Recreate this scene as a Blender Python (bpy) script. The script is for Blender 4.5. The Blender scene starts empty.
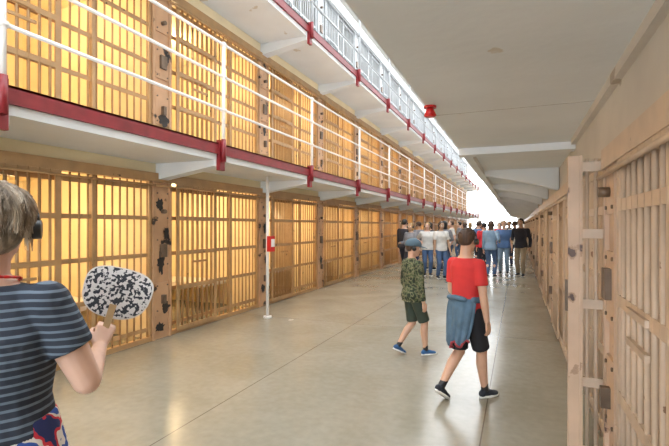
import bpy, math, random
from mathutils import Vector, Matrix
random.seed(7)
scn=bpy.context.scene
try:
    scn.view_settings.view_transform='Standard'
except Exception: pass
TMP=bpy.data.scenes.new('build_tmp')
V=Vector
# ------------------------------------------------------------------ materials
def new_mat(name):
    m=bpy.data.materials.new(name); m.use_nodes=True
    nt=m.node_tree; b=nt.nodes['Principled BSDF']; return m,nt,b
def coords(nt,kind):
    if kind=='pos':
        return nt.nodes.new('ShaderNodeNewGeometry').outputs['Position']
    return nt.nodes.new('ShaderNodeTexCoord').outputs['Object']
def noise(nt,co,scale,detail=4,stretch=None,dist=0):
    n=nt.nodes.new('ShaderNodeTexNoise'); n.inputs['Scale'].default_value=scale; n.inputs['Detail'].default_value=detail; n.inputs['Distortion'].default_value=dist
    if stretch:
        mp=nt.nodes.new('ShaderNodeMapping'); mp.inputs['Scale'].default_value=stretch
        nt.links.new(co,mp.inputs['Vector']); co=mp.outputs['Vector']
    nt.links.new(co,n.inputs['Vector']); return n.outputs['Fac']
def ramp(nt,fac,stops,interp='LINEAR'):
    r=nt.nodes.new('ShaderNodeValToRGB'); r.color_ramp.interpolation=interp
    e=r.color_ramp.elements
    while len(e)<len(stops): e.new(0.5)
    for i,(p,c) in enumerate(stops):
        e[i].position=p; e[i].color=(c[0],c[1],c[2],1) if not isinstance(c,(int,float)) else (c,c,c,1)
    nt.links.new(fac,r.inputs['Fac']); return r.outputs['Color']
def mix(nt,fac,a,b,mode='MIX'):
    m=nt.nodes.new('ShaderNodeMixRGB'); m.blend_type=mode
    for s,v in (('Fac',fac),('Color1',a),('Color2',b)):
        if isinstance(v,(int,float)): m.inputs[s].default_value=v
        elif isinstance(v,tuple): m.inputs[s].default_value=(v[0],v[1],v[2],1)
        else: nt.links.new(v,m.inputs[s])
    return m.outputs['Color']
def bump(nt,b,h,strength,dist=0.01):
    n=nt.nodes.new('ShaderNodeBump'); n.inputs['Strength'].default_value=strength; n.inputs['Distance'].default_value=dist
    nt.links.new(h,n.inputs['Height']); nt.links.new(n.outputs['Normal'],b.inputs['Normal'])
def pmat(name,col,rough=.6,var=.12,scale=4,bmp=0,kind='pos',peel=None,metal=0,stretch=None,bscale=None,peel2=None):
    m,nt,b=new_mat(name); co=coords(nt,kind)
    f=ramp(nt,noise(nt,co,scale,5,stretch),[(.3,0),(.7,1)])
    a=tuple(c*(1-var) for c in col); d=tuple(min(1,c*(1+var)) for c in col)
    c=mix(nt,f,a,d)
    for pl in (peel2,peel):
        if pl:
            thr,pc,ps=pl
            g=ramp(nt,noise(nt,co,ps,7),[(thr,0),(thr+.012,1)])
            c=mix(nt,g,c,pc)
    nt.links.new(c,b.inputs['Base Color'])
    b.inputs['Roughness'].default_value=rough; b.inputs['Metallic'].default_value=metal
    if bmp: bump(nt,b,noise(nt,co,bscale or scale*4,4,stretch),bmp)
    return m
def emat(name,col,s):
    m=bpy.data.materials.new(name); m.use_nodes=True; nt=m.node_tree; nt.nodes.clear()
    e=nt.nodes.new('ShaderNodeEmission'); e.inputs[0].default_value=(*col,1); e.inputs[1].default_value=s
    o=nt.nodes.new('ShaderNodeOutputMaterial'); nt.links.new(e.outputs[0],o.inputs[0]); return m

M={}
M['bar']=pmat('tan_bar_paint',(.43,.26,.12),.40,.14,5,.1,peel=(.69,(.10,.055,.03),9))
M['col']=pmat('salmon_plate_paint',(.54,.32,.18),.42,.14,3,.15,peel=(.65,(.03,.02,.016),4.2),peel2=(.62,(.32,.18,.09),4.2))
M['bar3']=pmat('grey_bar_paint',(.40,.41,.42),.45,.06,6,.1)
M['barR']=pmat('pink_beige_bar_paint',(.60,.47,.36),.42,.10,7,.1,peel=(.69,(.24,.14,.09),11))
M['colR']=pmat('pink_beige_plate_paint',(.60,.44,.32),.42,.12,4,.15,peel=(.67,(.10,.06,.05),5.5),peel2=(.64,(.42,.28,.19),5.5))
M['lock']=pmat('lock_steel',(.16,.11,.075),.4,.3,10,.1,metal=.3)
M['cell']=pmat('cream_cell_plaster',(.86,.74,.50),.8,.07,2,.1)
M['white']=pmat('white_paint_steel',(.82,.79,.76),.4,.05,5)
M['slab']=pmat('white_painted_concrete',(.78,.80,.815),.7,.06,1.1,.25,bscale=14,peel=(.72,(.62,.57,.50),1.9))
M['beige']=pmat('beige_concrete',(.64,.59,.53),.7,.10,1.5,.2,bscale=12,peel=(.67,(.44,.37,.30),3))
M['red']=pmat('dark_red_paint',(.22,.013,.018),.4,.2,6)
M['redb']=pmat('bright_red_plastic',(.60,.02,.02),.3,.05,6)
M['wall']=pmat('wall_paint',(.80,.79,.76),.8,.05,1.5,.1)
M['groove']=pmat('joint_filler',(.42,.41,.39),.9,.1,5)
M['sky']=emat('skylight_glass',(.91,.96,1.0),6.2)
M['win']=emat('window_glass',(.88,.95,1.0),8.0)
M['winfill']=emat('fill_window_glow',(.86,.94,1.0),17.0)  # glow for the added windows behind the camera, raised to brighten the slab underside
M['black']=pmat('black_plastic',(.015,.015,.017),.35,.2,20,kind='obj')
M['peeled']=pmat('peeled_bare_steel',(.018,.014,.012),.6,.3,20)
# floor
m,nt,b=new_mat('polished_concrete'); co=coords(nt,'pos')
n1=noise(nt,co,.35,3); n2=noise(nt,co,1.3,6,dist=.6); n3=noise(nt,co,14,5)
c=ramp(nt,n1,[(.25,(.235,.215,.155)),(.75,(.305,.285,.225))])
c=mix(nt,.35,c,ramp(nt,n2,[(.3,(.20,.17,.115)),(.7,(.345,.33,.275))]))
c=mix(nt,.12,c,ramp(nt,n3,[(.3,(.15,.13,.09)),(.7,(.42,.40,.34))]))
mp=nt.nodes.new('ShaderNodeMapping'); mp.inputs['Location'].default_value=(0.25,-1.3,0)
nt.links.new(co,mp.inputs['Vector'])
br=nt.nodes.new('ShaderNodeTexBrick'); br.offset=0
br.inputs['Scale'].default_value=1; br.inputs['Brick Width'].default_value=2.15; br.inputs['Row Height'].default_value=5.36
br.inputs['Mortar Size'].default_value=.006; br.inputs['Mortar Smooth'].default_value=.4
br.inputs['Color1'].default_value=(0,0,0,1); br.inputs['Color2'].default_value=(0,0,0,1); br.inputs['Mortar'].default_value=(1,1,1,1)
nt.links.new(mp.outputs['Vector'],br.inputs['Vector'])
c=mix(nt,br.outputs['Fac'],c,(.12,.10,.07))
nt.links.new(c,b.inputs['Base Color'])
r=ramp(nt,n2,[(.25,.18),(.75,.28)]); nt.links.new(r,b.inputs['Roughness'])
M['floor']=m
# ------------------------------------------------------------------ mesh builder
class MB:
    def __init__(s): s.v=[];s.f=[];s.m=[];s.mats=[];s.sm=[]
    def mi(s,k):
        if k not in s.mats: s.mats.append(k)
        return s.mats.index(k)
    def box(s,x0,x1,y0,y1,z0,z1,k):
        i=len(s.v)
        s.v+=[(x0,y0,z0),(x1,y0,z0),(x1,y1,z0),(x0,y1,z0),(x0,y0,z1),(x1,y0,z1),(x1,y1,z1),(x0,y1,z1)]
        for q in ((3,2,1,0),(4,5,6,7),(0,1,5,4),(1,2,6,5),(2,3,7,6),(3,0,4,7)):
            s.f.append([i+a for a in q]); s.m.append(s.mi(k)); s.sm.append(False)
    def prism(s,prof,y0,y1,k):
        i=len(s.v);n=len(prof)
        s.v+=[(x,y0,z) for x,z in prof]+[(x,y1,z) for x,z in prof]
        s.f.append([i+a for a in range(n)]); s.f.append([i+n+a for a in reversed(range(n))])
        for a in range(n):
            b_=(a+1)%n; s.f.append([i+b_,i+a,i+n+a,i+n+b_])
        s.m+= [s.mi(k)]*(n+2); s.sm+=[False]*(n+2)
    def blob(s,x,y,z,ry,rz,k,seed):
        rnd=random.Random(seed); i=len(s.v); n=22
        for j in range(n):
            t=2*math.pi*j/n; r=rnd.uniform(.62,1.15); s.v.append((x,y+ry*r*math.cos(t),z+rz*r*math.sin(t)))
        for j in range(n): s.v.append((x-.004,s.v[i+j][1],s.v[i+j][2]))
        s.f.append([i+j for j in range(n)]); s.m.append(s.mi(k)); s.sm.append(False)
        for j in range(n):
            b_=(j+1)%n; s.f.append([i+b_,i+j,i+n+j,i+n+b_]); s.m.append(s.mi(k)); s.sm.append(False)
    def cyl(s,p,q,r,k,n=8,r2=None):
        p=V(p);q=V(q);r2=r if r2 is None else r2
        d=(q-p).normalized(); u=d.orthogonal().normalized(); w=d.cross(u)
        i=len(s.v)
        for c_,rr in((p,r),(q,r2)):
            for a in range(n):
                t=2*math.pi*a/n; s.v.append(tuple(c_+u*math.cos(t)*rr+w*math.sin(t)*rr))
        for a in range(n):
            b_=(a+1)%n; s.f.append([i+a,i+b_,i+n+b_,i+n+a]); s.m.append(s.mi(k)); s.sm.append(True)
        s.f.append([i+a for a in reversed(range(n))]); s.f.append([i+n+a for a in range(n)])
        s.m+=[s.mi(k)]*2; s.sm+=[False]*2
    def mesh(s,name):
        me=bpy.data.meshes.new(name); me.from_pydata(s.v,[],s.f)
        for k in s.mats: me.materials.append(M[k])
        me.polygons.foreach_set('material_index',s.m); me.polygons.foreach_set('use_smooth',s.sm); me.update()
        return me
    def obj(s,name,loc=(0,0,0),parent=None):
        o=bpy.data.objects.new(name,s.mesh(name)); scn.collection.objects.link(o); o.location=loc
        if parent: o.parent=parent
        return o
def place(name,me,loc,rz=0,sc=(1,1,1)):
    o=bpy.data.objects.new(name,me); scn.collection.objects.link(o); o.location=loc; o.rotation_euler=(0,0,rz); o.scale=sc; return o

P=2.68; Y0=4.8; XC=-4.6; XE=-3.6; XR=.55; XS=-.62
K0,K1=-4,15
YA=Y0+K0*P; YB=Y0+K1*P
YEND=YB+5
# ------------------------------------------------------------------ cell front
def cell_front(bar,col,Ht,seed):
    b=MB()
    b.box(-.07,.03,-.16,.16,0,Ht,col)
    b.box(.03,.055,-.17,-.13,0,Ht,col); b.box(.03,.055,.13,.17,0,Ht,col)
    for z in (.35,.98,1.62):
        zt=min(.42,Ht-z-.03)
        b.box(.03,.05,-.12,.12,z,z+zt,col)
        for yy in(-.095,.095):
            for zz in (.04,zt-.04): b.cyl((.048,yy,z+zz),(.06,yy,z+zz),.012,'lock',6)
    b.box(.05,.085,-.05,.06,1.12,1.30,'lock'); b.box(.05,.10,-.02,.03,.48,.60,'lock')
    b.cyl((.05,.0,1.75),(.11,.0,1.75),.03,'lock',8)
    b.box(-.04,.07,-.16,P-.16,Ht-.12,Ht,bar); b.box(-.035,.035,.16,P-.16,0,.06,bar)
    b.cyl((.085,-.16,Ht-.17),(.085,P-.16,Ht-.17),.014,bar,6)
    y=.22
    while y<P-.2:
        b.cyl((0,y,.05),(0,y,Ht-.1),.0125,bar,7); y+=.112
    for z in (.16,.66,1.16,1.66,Ht-.2):
        b.box(-.008,.008,.16,P-.16,z-.026,z+.026,bar)
    y0=.30; y1=y0+.86
    for yy in (y0,y1): b.box(.045,.062,yy-.03,yy+.03,.04,Ht-.1,bar)
    for z in (.07,.66,1.16,1.66,Ht-.14): b.box(.044,.064,y0,y1,z-.03,z+.03,bar)
    y=y0+.1
    while y<y1-.05:
        b.cyl((.054,y,.05),(.054,y,Ht-.12),.0125,bar,7); y+=.112
    for yy in (1.62,P-.2): b.box(-.02,.03,yy-.022,yy+.022,.04,Ht-.1,bar)
    b.box(.06,.08,y0+.28,y0+.62,1.0,1.03,bar); b.box(.06,.08,y0+.28,y0+.62,1.14,1.17,bar)
    return b.mesh('cell_front')
fL=cell_front('bar','col',2.27,0); f3=cell_front('bar3','bar3',2.27,0)
fR=cell_front('barR','colR',2.02,3)
for k in range(K0,K1):
    y=Y0+k*P
    place('cell_front',fL,(XC,y,0))
    place('cell_front',fL,(XC,y,2.6))
    place('cell_front',f3,(XC,y,5.25))
for k in range(0,K1):
    y=Y0+.35+k*P
    place('cell_front',fR,(XR,y+P,0),math.pi)
place('cell_front',fR,(XR,3.05,0),math.pi)
place('cell_front',fR,(XR,3.05-P,0),math.pi)
# open gate leaf on the right side (perpendicular to wall)
b=MB()
b.box(.30,.365,3.24,3.30,0.0,2.0,'colR'); b.box(.365,.38,3.22,3.25,0.0,2.0,'colR')
for z in (.1,.55,1.05,1.5,1.93): b.box(.36,.53,3.255,3.285,z-.03,z+.03,'barR')
for x in (.41,.46,.51): b.cyl((x,3.27,.0),(x,3.27,1.98),.0115,'barR',8)
b.box(.53,.60,3.22,3.34,0,2.02,'colR')
b.box(.285,.30,3.25,3.29,1.0,1.2,'lock')
b.obj('barred_gate_leaf')
b=MB()
for i in range(13): b.cyl((XR+.02,3.45+i*.112,0),(XR+.02,3.45+i*.112,2.02),.0115,'barR',7)
for z in (.1,.66,1.16,1.66,1.95): b.box(XR+.01,XR+.03,3.36,5.0,z-.03,z+.03,'barR')
b.obj('fixed_bar_grille')
# ------------------------------------------------------------------ cell block shells
b=MB()
xb=XC-2.75
for z0,z1,mm in ((0,2.27,'cell'),(2.6,4.87,'cell'),(5.25,7.52,'wall')):
    for k in range(K0,K1+1):
        y=Y0+k*P; b.box(xb,XC-.07,y-.08,y+.08,z0,z1,mm)
    b.box(xb-.12,xb,YA,YB,z0,z1,mm)
for z0,z1,mm in ((2.27,2.6,'cell'),(4.87,5.25,'cell'),(7.52,7.8,'wall')):
    b.box(xb-.12,XC+.02,YA,YB,z0,z1,mm)
for k in range(K0,K1):   # bunks
    y=Y0+k*P
    for z in (0,2.6):
        b.box(XC-2.6,XC-.75,y+P-.85,y+P-.12,z+.42,z+.50,'white')
        for xx in (XC-2.5,XC-.85):
            b.cyl((xx,y+P-.82,z),(xx,y+P-.82,z+.45),.02,'lock',6)
for z in (0,2.6,5.25): b.box(XC-.07,XC+.03,YB-.16,YB+.16,z,z+2.27,'col')
blk=b.obj('cell_block_walls')
b=MB(); xx=XC+.0585
for i,(k,dy,z,ry,rz) in enumerate([(0,.02,3.02,.10,.09),(0,-.03,1.05,.07,.16),(0,.06,.42,.08,.08),(0,-.05,1.85,.07,.09),(1,.0,3.4,.06,.10),(1,.03,1.5,.07,.12),(2,0,.7,.06,.12),(2,.02,3.1,.06,.08),(0,-.05,.16,.09,.07),(-1,.0,1.4,.07,.1),(3,0,1.3,.07,.09),(3,0,3.6,.07,.09),(1,-.05,.35,.07,.09),(0,.07,1.45,.05,.10),(1,.05,.9,.05,.09),(0,.08,3.9,.04,.10)]):
    b.blob(xx,Y0+k*P+dy,z,ry,rz,'peeled',i)
b.obj('peeled_paint_spots',parent=blk)
# gallery walkways (left)
for z in (2.6,5.25):
    b=MB()
    b.box(XC+.03,XE+.0,YA,YB,z-.20,z-.01,'slab')
    b.box(XE,XE+.035,YA,YB,z-.12,z+.02,'red'); b.box(XE-.05,XE+.035,YA,YB,z+.0,z+.02,'red')
    for k in range(K0,K1+1):
        y=Y0+k*P
        b.prism([(XC+.02,z-.2),(XC+.02,z-.42),(XE-.05,z-.28),(XE,z-.28),(XE,z-.2)],y-.09,y+.09,'slab')
        b.box(XE+.0,XE+.05,y-.055,y+.055,z-.33,z+.06,'red')
    gw=b.obj('gallery_walkway')
    b=MB(); rm='white' if z<5 else 'bar3'
    for k in range(K0,K1+1):
        y=Y0+k*P
        b.cyl((XE+.07,y,z-.2),(XE+.07,y,z+1.33),.024,rm,10)
        b.cyl((XE+.07,y,z-.22),(XE+.07,y,z+.07),.034,'red',10)
        for zz in (.45,.88,1.3): b.cyl((XE+.07,y-.03,z+zz),(XE+.07,y+.03,z+zz),.031,rm,10)
    for zz in (.45,.88,1.3): b.cyl((XE+.07,YA,z+zz),(XE+.07,YB,z+zz),.018,rm,10)
    b.obj('railing',parent=gw)
# right gallery slab
b=MB()
b.box(XS,XR+.1,-5.8,5.25,2.42,2.62,'slab')
b.box(XS,XR+.1,5.25,YB,2.48,2.62,'slab')
b.box(XS-.03,XS,-5.8,YB,2.52,2.66,'white')
b.box(XS,XR,5.18,5.36,2.345,2.45,'slab')
b.box(XS,XS+.10,5.36,YB,2.40,2.48,'slab')
for yy in (3.55,): b.box(XS,XR-.06,yy-.003,yy+.003,2.4185,2.42,'groove')
for k in range(1,K1+1):
    y=Y0+.5+k*P
    b.prism([(XR+.05,2.12),(XR+.05,2.5),(XS+.05,2.5),(XS+.05,2.41),(XR-.35,2.24)],y-.10,y+.10,'slab')
b.box(XR-.02,XR+.3,-5.8,5.0,2.02,2.42,'beige')
b.box(XR-.06,XR+.3,-5.8,5.0,2.36,2.42,'beige')
b.box(XR+.06,XR+.3,5.0,YB,2.02,2.48,'beige')
gw=b.obj('gallery_walkway')
b=MB()
for k in range(-3,K1+1):
    y=Y0+k*P; b.cyl((XS+.05,y,2.62),(XS+.05,y,3.9),.022,'white',8)
for zz in (3.05,3.48,3.9): b.cyl((XS+.05,-5.8,zz),(XS+.05,YB,zz),.019,'white',8)
b.obj('railing',parent=gw)
# red warning lamp under right slab edge
b=MB(); xl=XS+.03
b.cyl((xl,3.26,2.42),(xl,3.26,2.405),.045,'redb',16); b.cyl((xl,3.26,2.405),(xl,3.26,2.35),.022,'redb',16,.046)
b.cyl((xl,3.26,2.35),(xl,3.26,2.34),.046,'redb',16,.03)
b.obj('red_alarm_lamp',parent=gw)
b=MB()
for k in range(-4,K1+1):
    y=Y0+.35+k*P
    b.box(XR+.08,XR+2.6,y-.07,y+.07,0,2.02,'wall')
b.box(XR+2.6,XR+2.7,-6,YB,0,2.5,'wall'); b.box(XR+.3,XR+2.7,-6,YB,2.02,2.42,'wall')
b.box(XR+.1,XR+.25,-6,YEND,2.62,8.6,'wall')
b.obj('wall_right')
b=MB(); b.box(-8,4,-6.5,YEND+.3,-.12,0,'floor'); b.obj('floor')
b=MB(); b.box(XC-3.0,XC-2.87,-6,YEND,0,8.6,'wall'); b.obj('wall_left')
b=MB(); b.box(-8,4,YEND,YEND+.2,0,8.6,'wall'); b.obj('wall_far')
b=MB()
for x0 in (-5.6,-3.6,-1.6):
    b.box(x0,x0+1.5,YEND-.03,YEND-.01,1.2,7.2,'win')
    for xx in (x0,x0+.5,x0+1.0,x0+1.5): b.box(xx-.03,xx+.03,YEND-.07,YEND-.03,1.2,7.2,'white')
b.obj('window_1')
b=MB(); b.box(-8,4,-6.2,-6,0,8.6,'wall'); b.obj('wall_back')
b=MB()  # unseen glowing windows behind the camera, added as fill for ceiling and floor
for x0,z0,z1 in ((-4.2,.7,2.3),(-2.4,.7,2.3),(-.9,.7,2.3),(-4.2,3,8),(-2.4,3,8)):
    b.box(x0,x0+1.4,-5.98,-5.96,z0,z1,'winfill' if z0<1 else 'win')
    for xx in (x0,x0+.47,x0+.94,x0+1.4): b.box(xx-.02,xx+.02,-5.96,-5.93,z0,z1,'white')
b.obj('added_fill_windows')
b=MB(); b.box(-8,-4.3,-6.2,YEND+.2,8.6,8.8,'wall'); b.box(-.1,4,-6.2,YEND+.2,8.6,8.8,'wall'); b.obj('ceiling')
b=MB(); b.box(-4.3,-.1,-6.2,YEND+.2,8.8,8.82,'sky')
y=-6
while y<YEND: b.box(-4.3,-.1,y-.03,y+.03,8.68,8.76,'white'); y+=1.34
for x in (-3.25,-2.2,-1.15): b.box(x-.02,x+.02,-6.2,YEND,8.70,8.75,'white')
b.obj('skylight')
# post with red call box
b=MB()
b.cyl((-3.92,6.55,0),(-3.92,6.55,2.39),.028,'white',12); b.cyl((-3.92,6.55,0),(-3.92,6.55,.03),.07,'white',12)
b.box(-3.89,-3.82,6.48,6.62,1.12,1.38,'redb'); b.box(-3.82,-3.81,6.50,6.60,1.2,1.33,'white')
b.obj('support_post_with_alarm_box')
# ------------------------------------------------------------------ people
class Acc:
    def __init__(s): s.v=[]; s.f=[]
    def vert(s,c): s.v.append(tuple(c)); return len(s.v)-1
    def face(s,t): s.f.append(tuple(t))
_sph={}
def sphere_tpl(seg,rings):
    k=(seg,rings)
    if k not in _sph:
        vs=[V((0,0,1))]; fs=[]
        for i in range(1,rings):
            p=math.pi*i/rings
            for j in range(seg):
                t=2*math.pi*j/seg; vs.append(V((math.sin(p)*math.cos(t),math.sin(p)*math.sin(t),math.cos(p))))
        vs.append(V((0,0,-1))); L=len(vs)-1
        for j in range(seg):
            j2=(j+1)%seg; fs.append((0,1+j,1+j2)); o=1+(rings-2)*seg; fs.append((L,o+j2,o+j))
            for i in range(rings-2):
                a=1+i*seg; c_=a+seg; fs.append((a+j,c_+j,c_+j2,a+j2))
        _sph[k]=(vs,fs)
    return _sph[k]
def cap(bm,a,b_,r1,r2,seg=14):
    a=V(a);b_=V(b_); d=b_-a
    if d.length<1e-5: return
    d.normalize(); u=d.orthogonal().normalized(); w=d.cross(u); i=len(bm.v)
    cs=[(math.cos(2*math.pi*j/seg),math.sin(2*math.pi*j/seg)) for j in range(seg)]
    for c_,r in ((a,r1),(b_,r2)):
        for x,y in cs: bm.v.append(tuple(c_+u*(x*r)+w*(y*r)))
    for j in range(seg):
        j2=(j+1)%seg; bm.f.append((i+j,i+j2,i+seg+j2,i+seg+j))
    bm.f.append(tuple(i+j for j in reversed(range(seg)))); bm.f.append(tuple(i+seg+j for j in range(seg)))
def ball(bm,c,r,rot=None,seg=14):
    if not hasattr(r,'__len__'): r=(r,r,r)
    mtx=Matrix.Translation(V(c))@(rot or Matrix.Identity(4))@Matrix.Diagonal((r[0],r[1],r[2],1))
    vs,fs=sphere_tpl(seg,max(8,seg//2+2)); i=len(bm.v)
    bm.v.extend(tuple(mtx@v) for v in vs); bm.f.extend(tuple(i+a for a in f) for f in fs)
def limb(bm,pts,rs,flat=False):
    for i in range(len(pts)-1): cap(bm,pts[i],pts[i+1],rs[i],rs[i+1])
    for i,p in enumerate(pts):
        if flat and i==len(pts)-1: continue
        ball(bm,p,rs[i]*.995)
def loft(bm,rings,n=24,power=2.3):
    prev=None;first=None
    for (c,rx,ry) in rings:
        vs=[]
        for i in range(n):
            t=2*math.pi*i/n; ct,st=math.cos(t),math.sin(t)
            x=rx*math.copysign(abs(ct)**(2/power),ct); y=ry*math.copysign(abs(st)**(2/power),st)
            vs.append(bm.vert((c[0]+x,c[1]+y,c[2])))
        if prev:
            for i in range(n): bm.face((prev[i],prev[(i+1)%n],vs[(i+1)%n],vs[i]))
        else: first=vs
        prev=vs
    bm.face(list(reversed(first))); bm.face(prev)
def finish(bm,name,mat,parent,voxel,smooth=4):
    me=bpy.data.meshes.new(name); me.from_pydata(bm.v,[],bm.f); me.update()
    if voxel:
        o=bpy.data.objects.new(name+'_tmp',me); TMP.collection.objects.link(o)
        r=o.modifiers.new('r','REMESH'); r.mode='VOXEL'; r.voxel_size=voxel; r.use_smooth_shade=True
        if smooth:
            s=o.modifiers.new('s','SMOOTH'); s.factor=.5; s.iterations=smooth
        vl=TMP.view_layers[0]; vl.update(); dg=vl.depsgraph
        m2=bpy.data.meshes.new_from_object(o.evaluated_get(dg))
        bpy.data.objects.remove(o); bpy.data.meshes.remove(me)
    else: m2=me
    m2.polygons.foreach_set('use_smooth',[True]*len(m2.polygons))
    m2.materials.clear(); m2.materials.append(mat)
    ob=bpy.data.objects.new(name,m2); scn.collection.objects.link(ob); ob.parent=parent
    return ob
def ik(a,c,l1,l2,pole):
    d=c-a; L=min(d.length,(l1+l2)*.998); dn=d.normalized(); c=a+dn*L
    x=(l1*l1-l2*l2+L*L)/(2*L); h=math.sqrt(max(l1*l1-x*x,0)); p=(pole-dn*pole.dot(dn)).normalized()
    return a+dn*x+p*h, c
def hand(bm,w,d,n,t,s,curl):
    d=d.normalized(); n=(n-d*n.dot(d)).normalized(); t=(t-d*t.dot(d)-n*t.dot(n)).normalized()
    offs=(.029,.010,-.009,-.027); lens=(.068,.077,.071,.056)
    for o,l in zip(offs,lens):
        kn=w+d*(.086*s)+t*(o*s)
        limb(bm,[w+t*(o*.5*s)+d*.008*s,kn],[.0125*s,.0105*s])
        p=kn; a=0
        for fr,da in ((.45,.55),(.31,.75),(.24,.5)):
            a+=curl*da; q=p+(d*math.cos(a)+n*math.sin(a))*(l*fr*s)
            limb(bm,[p,q],[.0088*s,.0078*s]); p=q
    b0=w+d*.02*s+t*.018*s; b1=b0+(d*.7+t*.65+n*.25).normalized()*.042*s; b2=b1+(d*.9+t*.1+n*(.2+.4*curl)).normalized()*.034*s
    b3=b2+(d*.9-t*.15+n*(.2+.6*curl)).normalized()*.026*s
    limb(bm,[b0,b1,b2,b3],[.014*s,.011*s,.0095*s,.008*s])
def skinm(name,col): 
    m,nt,b=new_mat(name); co=coords(nt,'obj'); c=mix(nt,noise(nt,co,18,3),tuple(x*.9 for x in col),tuple(min(1,x*1.08) for x in col))
    nt.links.new(c,b.inputs['Base Color']); b.inputs['Roughness'].default_value=.5
    try: b.inputs['Subsurface Weight'].default_value=.08; b.inputs['Subsurface Radius'].default_value=(.01,.004,.002)
    except Exception: pass
    return m
SK=skinm('skin_light',(.60,.36,.25)); SK2=skinm('skin_pale',(.64,.40,.30)); SK3=skinm('skin_tan',(.45,.27,.17))
def cloth(name,col,var=.12): return pmat(name,col,.85,var,9,.35,kind='obj',bscale=14)
def hairm(name,col): return pmat(name,col,.55,.45,60,.6,kind='obj',stretch=(1,1,.15),bscale=90)
LIP=pmat('lips',(.45,.16,.14),.5,.05,kind='obj'); EYE=pmat('eye_white',(.8,.8,.78),.2,.02,kind='obj'); IRIS=pmat('iris',(.03,.02,.015),.15,.1,kind='obj')
WHITE=pmat('white_rubber',(.8,.8,.78),.6,.04,kind='obj'); BLK=M['black']
TOR=[(.485,.088,.068,0),(.52,.098,.073,-.006),(.56,.091,.066,-.003),(.62,.080,.058,0),(.68,.087,.063,.003),(.74,.095,.068,.004),(.785,.096,.062,-.002),(.812,.082,.050,-.007),(.832,.056,.042,-.010),(.85,.037,.035,-.010)]
def person(name,H,loc,yaw,feet,hands,look=(0,0),top=None,sleeve='short',bottom=None,legs='long',shoe=None,skin=None,hair=None,hairstyle='short',
           w=1.0,vox=.009,curl=(.5,.5),lean=0.0,phones=True,headk=.138,capm=None,hem=.485,girth=1.0,elb=None,sole=None,strap=None,slv=.70,cup=.46):
    root=bpy.data.objects.new(name,None); scn.collection.objects.link(root); root.location=loc; root.rotation_euler=(0,0,math.radians(yaw)); root.empty_display_size=.2
    fs=H/1.65; hz=.515*H; ank=[]; fm=[]
    for sx,(fx,fy,fyaw,fp) in zip((-1,1),feet):
        R=Matrix.Rotation(math.radians(fyaw),4,'Z')@Matrix.Rotation(math.radians(fp),4,'X')
        lo=min((R@(V(p)*fs)).z for p in ((0,.17,-.066),(0,-.07,-.075),(0,.1,-.076)))
        a=V((fx*H,fy*H,-lo)); ank.append(a); fm.append(Matrix.Translation(a)@R)
    T=.247*H; S=.238*H
    for sx,a in zip((-1,1),ank):
        dx=(a.x-sx*.052*H); hz=min(hz,a.z+math.sqrt(max((T+S)**2*.995-dx*dx-a.y**2,.01)))
    dz=hz-.515*H; tl=math.tan(lean)
    def up(x,y,z):
        zz=z*H; return V((x*H*1.0,(y*H)+(zz-.515*H)*tl,zz+dz))
    hips=[V((sx*.052*H,0,hz)) for sx in (-1,1)]
    knees=[];an=[]
    for h,a,sx in zip(hips,ank,(-1,1)):
        k,a2=ik(h,a,T,S,V((sx*.06,1,0))); knees.append(k); an.append(a2)
    sh=[up(sx*.103*w,-.006,.797) for sx in (-1,1)]
    el=[];wr=[]
    for i,(s_,hd,sx) in enumerate(zip(sh,hands,(-1,1))):
        pole=V(elb[i]) if elb else V((sx*.35,-1,-.25))
        tgt=V((hd[0]*H,hd[1]*H+(hd[2]-.515)*H*tl,hd[2]*H+dz))
        e,w_=ik(s_,tgt,.170*H,.150*H,pole); el.append(e); wr.append(w_)
    g=girth
    bm=Acc()
    loft(bm,[(up(0,yo,z),rx*w*H*.93*(g if z<.75 else 1),ry*H*.93*(g if z<.75 else 1)) for z,rx,ry,yo in TOR])
    for i in (0,1):
        sx=(-1,1)[i]
        limb(bm,[sh[i],sh[i].lerp(el[i],.5),el[i]],[.030*H*g,.0275*H*g,.0225*H*g]); limb(bm,[el[i],el[i].lerp(wr[i],.35),wr[i]],[.0225*H*g,.0225*H,.0155*H])
        fd=(wr[i]-el[i]); 
        nrm=V((-sx,0,0)) if hands[i][2]<.6 else V((-sx*.8,.2,-.3))
        hd=V(hands[i][3]) if len(hands[i])>3 else fd
        nn=V(hands[i][4]) if len(hands[i])>4 else nrm
        tt=V(hands[i][5]) if len(hands[i])>5 else V((0,1,.3))
        hand(bm,wr[i],hd,nn,tt,H/1.75,curl[i])
        ball(bm,wr[i],.0155*H)
        limb(bm,[hips[i],knees[i]],[.050*H,.033*H]); k=knees[i]; a=an[i]; back=V((0,-.009*H,0))
        limb(bm,[k,k.lerp(a,.32)+back,a],[.031*H,.0325*H,.0195*H])
    hh=headk*H*(1.0); nb=up(0,-.012,.84); HC=up(0,.006,.86)+V((0,.004,hh*.50))
    HR=Matrix.Translation(HC)@Matrix.Rotation(math.radians(look[0]),4,'Z')@Matrix.Rotation(math.radians(look[1]),4,'X')@Matrix.Scale(hh,4)
    hp=lambda x,y,z: HR@V((x,y,z))
    rot=HR.to_3x3().normalized().to_4x4()
    def hb(c,r): ball(bm,hp(*c),[q*hh for q in r],rot,18)
    limb(bm,[up(0,-.012,.80),nb,hp(0,-.12,-.22)],[.042*H,.034*H,.031*H])
    hb((0,-.05,.12),(.335,.43,.38)); hb((0,.08,-.08),(.275,.30,.36)); hb((0,.15,-.35),(.17,.18,.13)); hb((0,.0,-.24),(.255,.22,.18))
    hb((0,.31,.085),(.21,.08,.045)); hb((-.13,.26,-.12),(.10,.1,.09)); hb((.13,.26,-.12),(.10,.1,.09))
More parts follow.
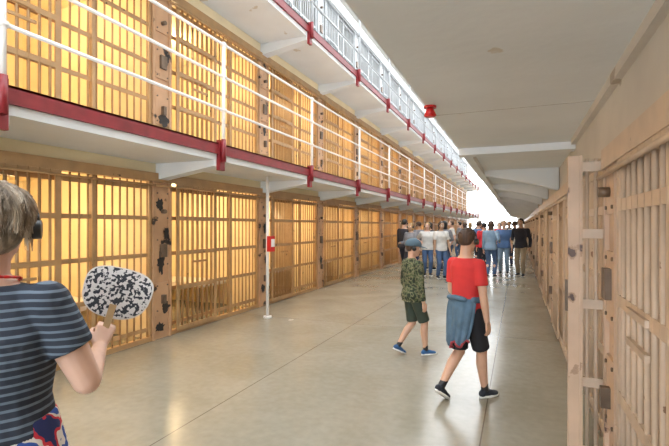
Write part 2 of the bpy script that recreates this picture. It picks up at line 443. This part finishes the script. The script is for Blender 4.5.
    limb(bm,[hp(0,.36,.04),hp(0,.455,-.11)],[.03*hh,.05*hh]); hb((-.045,.41,-.13),(.035,.04,.03)); hb((.045,.41,-.13),(.035,.04,.03))
    hb((0,.34,-.245),(.10,.06,.035)); 
    for sx in (-1,1): hb((sx*.345,-.03,-.03),(.035,.085,.125))
    finish(bm,'body',skin,root,vox*.75,3)
    bm=Acc()
    for sx in (-1,1): ball(bm,hp(sx*.13,.325,.0),.052*hh)
    finish(bm,'eyes',EYE,root,0)
    bm=Acc()
    for sx in (-1,1): ball(bm,hp(sx*.13,.358,.0),.028*hh)
    finish(bm,'irises',IRIS,root,0)
    bm=Acc()
    for sx in (-1,1): limb(bm,[hp(sx*.07,.385,.105),hp(sx*.14,.375,.125),hp(sx*.21,.32,.10)],[.014*hh,.017*hh,.010*hh])
    finish(bm,'eyebrows',hair,root,0)
    bm=Acc(); ball(bm,hp(0,.375,-.235),(.085*hh,.03*hh,.014*hh),rot); ball(bm,hp(0,.375,-.265),(.07*hh,.03*hh,.018*hh),rot); finish(bm,'lips',LIP,root,0)
    bm=Acc()
    rnd=random.Random(name+str(loc[1]))
    if hairstyle=='short':
        hb((0,-.10,.165),(.355,.42,.375)); hb((0,-.24,.0),(.30,.23,.22)); 
        for _ in range(30):
            a=rnd.uniform(0,6.28); e=rnd.uniform(.2,1.4); hb((.33*math.cos(a)*math.cos(e),-.1+.39*math.sin(a)*math.cos(e),.17+.34*math.sin(e)),(.06,.08,.05))
    elif hairstyle=='bob':
        hb((0,-.11,.165),(.39,.45,.39)); hb((0,-.24,-.06),(.36,.27,.31)); hb((.20,-.14,.06),(.18,.25,.28)); hb((-.20,-.14,.06),(.18,.25,.28))
        for _ in range(40):
            a=rnd.uniform(math.pi*.9,math.pi*2.1); e=rnd.uniform(-.4,1.3); hb((.36*math.cos(a)*math.cos(e),-.13+.39*math.sin(a)*math.cos(e),.12+.39*math.sin(e)),(.07,.08,.10))
    else:
        hb((0,-.10,.165),(.37,.44,.39)); hb((0,-.27,-.15),(.32,.2,.42)); hb((0,-.30,-.5),(.28,.13,.45))
        hb((.28,-.1,-.15),(.09,.16,.40)); hb((-.28,-.1,-.15),(.09,.16,.40))
    finish(bm,'hair',hair,root,vox*.7,2)
    if hairstyle=='bob':
        # locks: groups of near-parallel strands flowing down from the crown
        for mi_,hm in enumerate((HST,hair,HST2)):
            cu=bpy.data.curves.new('hair_strands','CURVE'); cu.dimensions='3D'; cu.bevel_depth=.0009; cu.bevel_resolution=0
            for g_ in range(75):
                a0=rnd.uniform(math.pi*.93,math.pi*2.07); L=rnd.uniform(.8,1.5); e0=rnd.uniform(.5,1.5); ph=rnd.uniform(0,6.28); off=rnd.uniform(0,.05); bend=rnd.uniform(-.25,.25); fl=rnd.choice([0,0,.05,.09])
                for s_i in range(22):
                    a=a0+rnd.gauss(0,.055); o2=off+rnd.uniform(0,.02); ee=e0+rnd.gauss(0,.05); sp=cu.splines.new('POLY'); n=9; sp.points.add(n-1); Ls=L*rnd.uniform(.85,1.1)
                    for j in range(n):
                        u=j/(n-1); e=ee-Ls*u; aa=a+bend*u*u+.03*math.sin(ph+j*.8)
                        rr=1.0+o2*(.5+u)+fl*u**3
                        if e>=-.35: q=(.40*math.cos(aa)*math.cos(e)*rr,-.12+.45*math.sin(aa)*math.cos(e)*rr,.16+.41*math.sin(e)*rr)
                        else: q=(.376*math.cos(aa)*rr,-.14+.41*math.sin(aa)*rr,.02+(e+.35)*.42)
                        sp.points[j].co=(*hp(*q),1)
            ob=bpy.data.objects.new('hair_strands',cu); scn.collection.objects.link(ob); ob.parent=root; cu.materials.append(hm)
    iv=.007
    bm=Acc()
    rings=[]
    for z,rx,ry,yo in TOR:
        if z<hem-.001 or z>.84: continue
        gg=g if z<.75 else 1
        rings.append((up(0,yo,z),rx*w*H*gg*1.03+iv,ry*H*gg*1.04+iv))
    if hem<.485: rings.insert(0,(up(0,0,hem),.095*w*H*g+iv,.078*H*g+iv))
    loft(bm,rings)
    for i in (0,1):
        if sleeve=='short':
            e=sh[i].lerp(el[i],slv); limb(bm,[sh[i],e],[.035*H*g,.036*H*g],True)
        else:
            e=el[i].lerp(wr[i],.93); limb(bm,[sh[i],sh[i].lerp(el[i],.5),el[i],el[i].lerp(wr[i],.4),e],[.038*H*g,.034*H*g,.030*H*g,.028*H,.023*H],True)
        ball(bm,sh[i].lerp(V((0,sh[i].y,sh[i].z)),.25),(.038*H*g,.036*H*g,.036*H))
    if strap=='hood':
        limb(bm,[up(-.045,-.02,.835),up(0,-.05,.825),up(.045,-.02,.835)],[.022*H]*3); ball(bm,up(0,-.05,.80),(.05*H,.03*H,.045*H))
    finish(bm,'shirt',top,root,vox*.85,5)
    bm=Acc()
    loft(bm,[(up(0,yo,z),rx*w*H*g*1.0+.004,ry*H*g*1.0+.004) for z,rx,ry,yo in TOR[:4]])
    for i in (0,1):
        if legs=='shorts':
            e=hips[i].lerp(knees[i],.93); limb(bm,[hips[i],e],[.058*H,.051*H],True)
        elif legs=='long':
            limb(bm,[hips[i],knees[i]],[.057*H,.041*H]); limb(bm,[knees[i],an[i].lerp(knees[i],.03)],[.041*H,.033*H],True)
    if legs=='skirt':
        loft(bm,[(V((0,0,zz*H+dz)),r1*H*g,r2*H*g) for zz,r1,r2 in ((.26,.15,.13),(.36,.135,.115),(.46,.118,.095),(.53,.105,.08),(.59,.092,.07))],power=2)
    finish(bm,'skirt' if legs=='skirt' else ('shorts' if legs=='shorts' else 'trousers'),bottom,root,vox*.85,5)
    for i in (0,1):
        bm=Acc(); F=fm[i]@Matrix.Scale(fs,4); fr=F.to_3x3().normalized().to_4x4()
        fb=lambda c,r: ball(bm,F@V(c),[q*fs for q in r],fr)
        fb((0,-.03,-.035),(.034,.042,.036)); fb((0,.04,-.038),(.036,.075,.034)); fb((0,.105,-.048),(.043,.062,.026)); fb((0,.0,-.01),(.035,.045,.03))
        finish(bm,'shoe_%d'%(i+1),shoe,root,.006 if vox<.01 else .009,2)
        bm=Acc(); vs=[];
        for zz in (-.075,-.056):
            ring=[]
            for j in range(24):
                t=2*math.pi*j/24; y=.052+.122*math.sin(t); wd=(.040+.008*math.sin(t))*math.cos(t); ring.append(bm.vert(F@V((wd,y,zz))))
            vs.append(ring)
        for j in range(24): bm.face((vs[0][j],vs[0][(j+1)%24],vs[1][(j+1)%24],vs[1][j]))
        bm.face(vs[0][::-1]); bm.face(vs[1])
        finish(bm,'sole_%d'%(i+1),sole or WHITE,root,0)
        if legs!='long':
            bm=Acc(); A=an[i]; K=knees[i]; limb(bm,[A,A.lerp(K,.18)],[.0225*H,.0225*H],True); finish(bm,'sock_%d'%(i+1),BLK,root,.006,1)
    if phones:
        bm=Acc()
        for sx in (-1,1): cap(bm,hp(sx*.35,-.03,-.02),hp(sx*cup,-.03,-.02),.13*hh,.12*hh,18)
        pts=[hp((cup-.03)*math.cos(t),-.04,.06+(.49+cup-.46)*math.sin(t)) for t in [math.pi*j/14 for j in range(15)]]
        limb(bm,pts,[.018*hh]*15); finish(bm,'headphones',BLK,root,0)
    if capm:
        bm=Acc(); rows=[]
        for i in range(9):
            p=1.75*i/8+.001; row=[]
            for j in range(24):
                t=2*math.pi*j/24; row.append(bm.vert(hp(.42*math.sin(p)*math.cos(t),-.06+.50*math.sin(p)*math.sin(t),.20+.40*math.cos(p))))
            rows.append(row)
        for i in range(8):
            for j in range(24): bm.face((rows[i][j],rows[i+1][j],rows[i+1][(j+1)%24],rows[i][(j+1)%24]))
        ball(bm,hp(0,-.06,.60),.03*hh)
        rows=[]
        for k in range(4):
            row=[]
            for j in range(13):
                t=math.pi*(.12+.76*j/12); ex=.0+.12*k*math.sin(math.pi*j/12)
                row.append(bm.vert(hp(.41*math.cos(t),-.05+(.47+ex*1.0)*math.sin(t),.14-.035*k*math.sin(math.pi*j/12)+.0)))
            rows.append(row)
        for k in range(3):
            for j in range(12): bm.face((rows[k][j],rows[k][j+1],rows[k+1][j+1],rows[k+1][j]))
        ob=finish(bm,'cap',capm,root,0); so=ob.modifiers.new('t','SOLIDIFY'); so.thickness=.006
    return dict(root=root,up=up,sh=sh,el=el,wr=wr,hips=hips,knees=knees,hp=hp,H=H,hh=hh,dz=dz,hz=hz)
m,nt,b=new_mat('striped_jersey'); co=coords(nt,'obj'); sx_=nt.nodes.new('ShaderNodeSeparateXYZ'); nt.links.new(co,sx_.inputs[0])
wv=noise(nt,co,4,2); ad=nt.nodes.new('ShaderNodeMath'); ad.operation='MULTIPLY_ADD'; nt.links.new(wv,ad.inputs[0]); ad.inputs[1].default_value=.02; nt.links.new(sx_.outputs['Z'],ad.inputs[2])
mm=nt.nodes.new('ShaderNodeMath'); mm.operation='MULTIPLY'; mm.inputs[1].default_value=1/.024; nt.links.new(ad.outputs[0],mm.inputs[0])
fr=nt.nodes.new('ShaderNodeMath'); fr.operation='FRACT'; nt.links.new(mm.outputs[0],fr.inputs[0])
c=ramp(nt,fr.outputs[0],[(0,(.020,.026,.042)),(.66,(.020,.026,.042)),(.70,(.12,.155,.20)),(.95,(.12,.155,.20))]); nt.links.new(c,b.inputs['Base Color']); b.inputs['Roughness'].default_value=.85
bump(nt,b,noise(nt,co,7,3),.8,.04); STR=m
def camo(name,cols,sc):
    m,nt,b=new_mat(name); co=coords(nt,'obj'); f=noise(nt,co,sc,2)
    c=ramp(nt,f,[(0,cols[0]),(.42,cols[1]),(.5,cols[2]),(.58,cols[3])],'CONSTANT'); nt.links.new(c,b.inputs['Base Color']); b.inputs['Roughness'].default_value=.9; return m
CAMO=camo('camouflage',[(.02,.028,.016),(.08,.10,.045),(.17,.16,.09),(.035,.045,.025)],22)
FLORAL=camo('floral_print',[(.02,.03,.12),(.55,.03,.05),(.7,.65,.6),(.03,.08,.32)],13)
HST=hairm('hair_grey_blond_light',(.46,.38,.29)); HST2=hairm('hair_ash_brown',(.30,.23,.165))
JACK=cloth('blue_grey_jacket',(.085,.15,.22),.25); REDT=cloth('red_cotton',(.60,.035,.035),.08); BLKC=cloth('black_cotton',(.015,.015,.02)); 
SHO=cloth('black_sneaker',(.02,.025,.035),.3); GRN=cloth('dark_green_cotton',(.04,.055,.04)); TEAL=cloth('grey_blue_cap',(.075,.12,.155)); HBR=hairm('hair_dark_brown',(.06,.03,.017)); HGR=hairm('hair_grey_blond',(.24,.18,.125)); HBL=hairm('hair_blond',(.40,.25,.10)); HBK=hairm('hair_black',(.012,.01,.009))
BLUES=cloth('blue_sneaker',(.03,.10,.24),.3)
# woman at left
Wl=(-1.488,.862,0); Wy=30
wi=person('woman_in_striped_shirt',1.65,Wl,Wy,[(-.06,-.01,8,0),(.065,.03,-8,0)],
   [(-.13,.08,.50),(.128,.165,.664,(.02,.2,.25),(-.35,.9,-.2),(-.85,-.25,.5))],look=(18,-6),top=STR,bottom=FLORAL,legs='skirt',shoe=SHO,skin=SK2,hair=HGR,hairstyle='bob',
   w=.95,girth=1.18,vox=.007,curl=(.4,1.25),hem=.56,headk=.150,elb=[(-.3,-1,-.2),(.45,-.3,-1)],slv=.58,cup=.50)
bm=Acc(); up=wi['up']
pts=[up(.10*.5*math.cos(t)*1.0,-.008+.046*math.sin(t),.845+(-.012 if math.sin(t)>0 else .006)*abs(math.sin(t))) for t in [2*math.pi*j/20 for j in range(21)]]
limb(bm,pts,[.0045]*21); finish(bm,'lanyard',M['redb'],wi['root'],0)
# hand fan
Rw=Matrix.Rotation(math.radians(Wy),4,'Z'); hw=V(Wl)+(Rw@(wi['wr'][1]+V((.008,.05,.075))))
m,nt,b=new_mat('speckled_card'); co=coords(nt,'obj'); c=ramp(nt,noise(nt,co,75,3),[(0,(.03,.035,.05)),(.5,(.75,.74,.74))],'CONSTANT'); nt.links.new(c,b.inputs['Base Color']); b.inputs['Roughness'].default_value=.6
M['spk']=m; M['card']=pmat('white_card',(.78,.77,.75),.7,.03,kind='obj'); M['wood']=pmat('pale_wood',(.55,.38,.2),.6,.15,20,kind='obj')
fb=MB(); n=48
def outline(s):
    out=[]
    for j in range(n):
        t=2*math.pi*j/n; ct,st=math.cos(t),math.sin(t); p=2/2.7
        x=.125*s*math.copysign(abs(ct)**p,ct)*(1+.12*st); z=.098*s*math.copysign(abs(st)**p,st)+.125
        out.append((x,z))
    return out
fb.prism(outline(1.0),-.002,.002,'card'); fb.prism(outline(.955),-.0032,.0032,'spk')
fb.prism([(-.011,-.085),(.011,-.085),(.013,.08),(-.013,.08)],-.006,.006,'wood')
fo=fb.obj('hand_fan',tuple(hw)); fo.rotation_euler=(math.radians(-6),math.radians(16),math.radians(35))
# boy in red
rb=person('boy_in_red_shirt',1.52,(-.435,4.15,0),-36,[(-.045,-.15,6,-34),(.045,.115,-6,0)],
   [(-.10,.13,.54),(.145,.02,.455)],look=(14,-3),top=REDT,bottom=BLKC,legs='shorts',shoe=SHO,skin=SK,hair=HBR,vox=.0075,curl=(.55,.5),headk=.142,hem=.50,lean=.03,w=.98,elb=[(-.3,-1,0),(.5,-1,0)])
H=1.52; dz=rb['dz']; n=36
bm=Acc(); prev=None
zs=[(.600,.090,.068),(.58,.098,.078),(.54,.106,.086),(.48,.108,.090),(.42,.106,.092),(.36,.102,.096),(.305,.098,.100)]
for zi,(z,rx,ry) in enumerate(zs):
    row=[]; f=zi/6
    for j in range(n+1):
        u=j/n; t=math.radians(165+14*f+(185-42*f)*u); wv_=1+f*(.09*math.sin(j*1.25)+.04*math.sin(j*2.9))
        zz=z+f*(.018*math.sin(j*.6)+.05*u)
        row.append(bm.vert((rx*H*math.cos(t)*wv_,ry*H*math.sin(t)*wv_,zz*H+dz)))
    if prev:
        for j in range(n): bm.face((prev[j],row[j],row[j+1],prev[j+1]))
    prev=row
edge=[V(bm.v[i]) for i in prev]
ob=finish(bm,'tied_jacket_body',JACK,rb['root'],0); so=ob.modifiers.new('t','SOLIDIFY'); so.thickness=.012; so.offset=1
sb=ob.modifiers.new('s','SUBSURF'); sb.levels=1; sb.render_levels=1
bm=Acc(); q=lambda x,y,z: V((x*H,y*H,z*H+dz))
limb(bm,[q(-.088,.0,.597),q(-.07,.055,.59),q(-.01,.085,.58)],[.028,.03,.026]); limb(bm,[q(.088,-.03,.597),q(.092,.0,.594),q(.07,.055,.59),q(.01,.085,.58)],[.028,.028,.03,.026])
ball(bm,q(0,.092,.575),(.038,.03,.035)); limb(bm,[q(0,.095,.57),q(-.03,.105,.48),q(-.035,.105,.39)],[.024,.032,.03]); limb(bm,[q(0,.095,.57),q(.055,.095,.48),q(.075,.085,.40)],[.024,.032,.03])
limb(bm,[q(-.06,-.075,.60),q(0,-.085,.605),q(.06,-.075,.60)],[.022,.026,.022])
finish(bm,'tied_jacket_sleeves',JACK,rb['root'],.008,3)
bm=Acc(); limb(bm,[e+V((0,0,-.002)) for e in edge[n//2:]],[.011]*len(edge[n//2:])); finish(bm,'tied_jacket_trim',cloth('red_trim',(.35,.05,.06)),rb['root'],0)
# camo boy
person('boy_in_camouflage_hoodie',1.37,(-1.17,5.33,0),-48,[(-.045,-.12,6,-26),(.045,.10,-4,0)],
   [(-.14,.06,.50),(.145,.02,.475)],look=(-22,-4),top=CAMO,sleeve='long',bottom=GRN,legs='shorts',shoe=BLUES,skin=SK,hair=HBR,vox=.008,headk=.150,capm=TEAL,hem=.475,girth=1.12,strap='hood',w=1.05)
# crowd
cl=lambda n,c: cloth(n,c)
cols=dict(dark=cl('dark_jacket',(.02,.02,.03)),white=cl('white_shirt',(.6,.58,.55)),grey=cl('grey_sweater',(.22,.22,.24)),jean=cl('blue_denim',(.06,.11,.22)),blue=cl('blue_shirt',(.08,.16,.34)),
   red=cl('red_jacket',(.6,.03,.04)),khaki=cl('khaki_cotton',(.30,.23,.15)),navy=cl('navy_cotton',(.03,.04,.08)),pink=cl('pink_shirt',(.6,.3,.3)),lb=cl('light_blue_denim',(.20,.30,.42)))
crowd=[(-3.25,13.6,1.76,-20,'dark','dark',HBK,'short','long'),(-3.25,15.7,1.70,60,'grey','navy',HBR,'short','long'),(-2.62,14.0,1.66,200,'white','jean',HBL,'long','short'),
 (-2.9,16.0,1.68,120,'dark','khaki',HBR,'long','long'),(-2.32,17.2,1.75,100,'white','jean',HBR,'short','short'),(-1.1,16.3,1.66,30,'red','dark',HBK,'short','long'),
 (-.76,14.3,1.70,-15,'lb','jean',HBR,'long','long'),(-.42,15.5,1.72,170,'blue','lb',HBL,'short','short'),(-.12,18.3,1.74,10,'white','navy',HBR,'short','short'),
 (.08,15.0,1.78,165,'dark','khaki',HBK,'short','long'),(-1.98,20.8,1.7,0,'navy','khaki',HBL,'long','long'),(-2.63,22.3,1.75,90,'grey','jean',HBK,'short','long'),
 (-.81,22.9,1.7,190,'red','jean',HBR,'short','short'),(-3.0,19.8,1.66,-40,'blue','dark',HBR,'long','short'),(-1.3,25.5,1.72,5,'white','dark',HBK,'short','short'),(-1.9,17.8,1.70,70,'grey','dark',HBR,'long','long'),(-2.3,15.3,1.72,30,'grey','navy',HBK,'long','long'),
 (-2.10,13.4,1.68,215,'white','jean',HBR,'long','short'),(-1.45,18.6,1.72,0,'blue','dark',HBR,'short','long'),(-.35,20.5,1.76,180,'dark','jean',HBK,'short','long'),(-2.9,12.9,1.64,150,'grey','dark',HBL,'long','long'),(-1.75,23.5,1.8,20,'dark','navy',HBR,'short','long')]
rd=random.Random(3)
for (x,y,H_,yw,t,bo,hr,hs,sl) in crowd:
    st=rd.uniform(-.06,.09)
    person('visitor',H_,(x,y,0),yw,[(-.055,-st,8,0),(.055,st*.8,-8,0)],
      [(-.15,rd.uniform(-.02,.1),rd.uniform(.46,.52)),(.14,rd.choice([.03,.12]),rd.choice([.47,.60,.64]))],look=(rd.uniform(-30,30),rd.uniform(-6,6)),
      top=cols[t],sleeve=sl,bottom=cols[bo],legs='long',shoe=SHO,skin=rd.choice([SK,SK2,SK3]),hair=hr,hairstyle=hs,vox=.013,girth=rd.uniform(1.0,1.2),w=rd.uniform(1,1.1))
bpy.data.scenes.remove(TMP)
# ------------------------------------------------------------------ lights
for k in range(K0+2,K1):
    y=Y0+(k+.5)*P
    for z in (1.98,4.55):
        L=bpy.data.lights.new('cell_lamp','POINT'); L.energy=72; L.color=(1,.71,.38); L.shadow_soft_size=.12
        o=bpy.data.objects.new('cell_lamp',L); scn.collection.objects.link(o); o.location=(XC-1.1,y,z)
for k in range(-2,7):
    L=bpy.data.lights.new('cell_lamp','POINT'); L.energy=24; L.color=(1,.84,.66); L.shadow_soft_size=.12
    o=bpy.data.objects.new('cell_lamp',L); scn.collection.objects.link(o); o.location=(XR+1.2,Y0+.35+(k+.5)*P,1.8)
w=bpy.data.worlds.new('World'); scn.world=w; w.use_nodes=True
bg=w.node_tree.nodes['Background']; bg.inputs[0].default_value=(.9,.95,1,1); bg.inputs[1].default_value=1.0
# ------------------------------------------------------------------ camera
cam=bpy.data.cameras.new('camera'); cam.lens=24; cam.sensor_width=36; cam.shift_y=.0045; cam.clip_start=.05; cam.clip_end=200
co_=bpy.data.objects.new('camera',cam); scn.collection.objects.link(co_)
co_.location=(0,0,1.55); co_.rotation_euler=(math.radians(90),0,math.radians(22.36)); scn.camera=co_
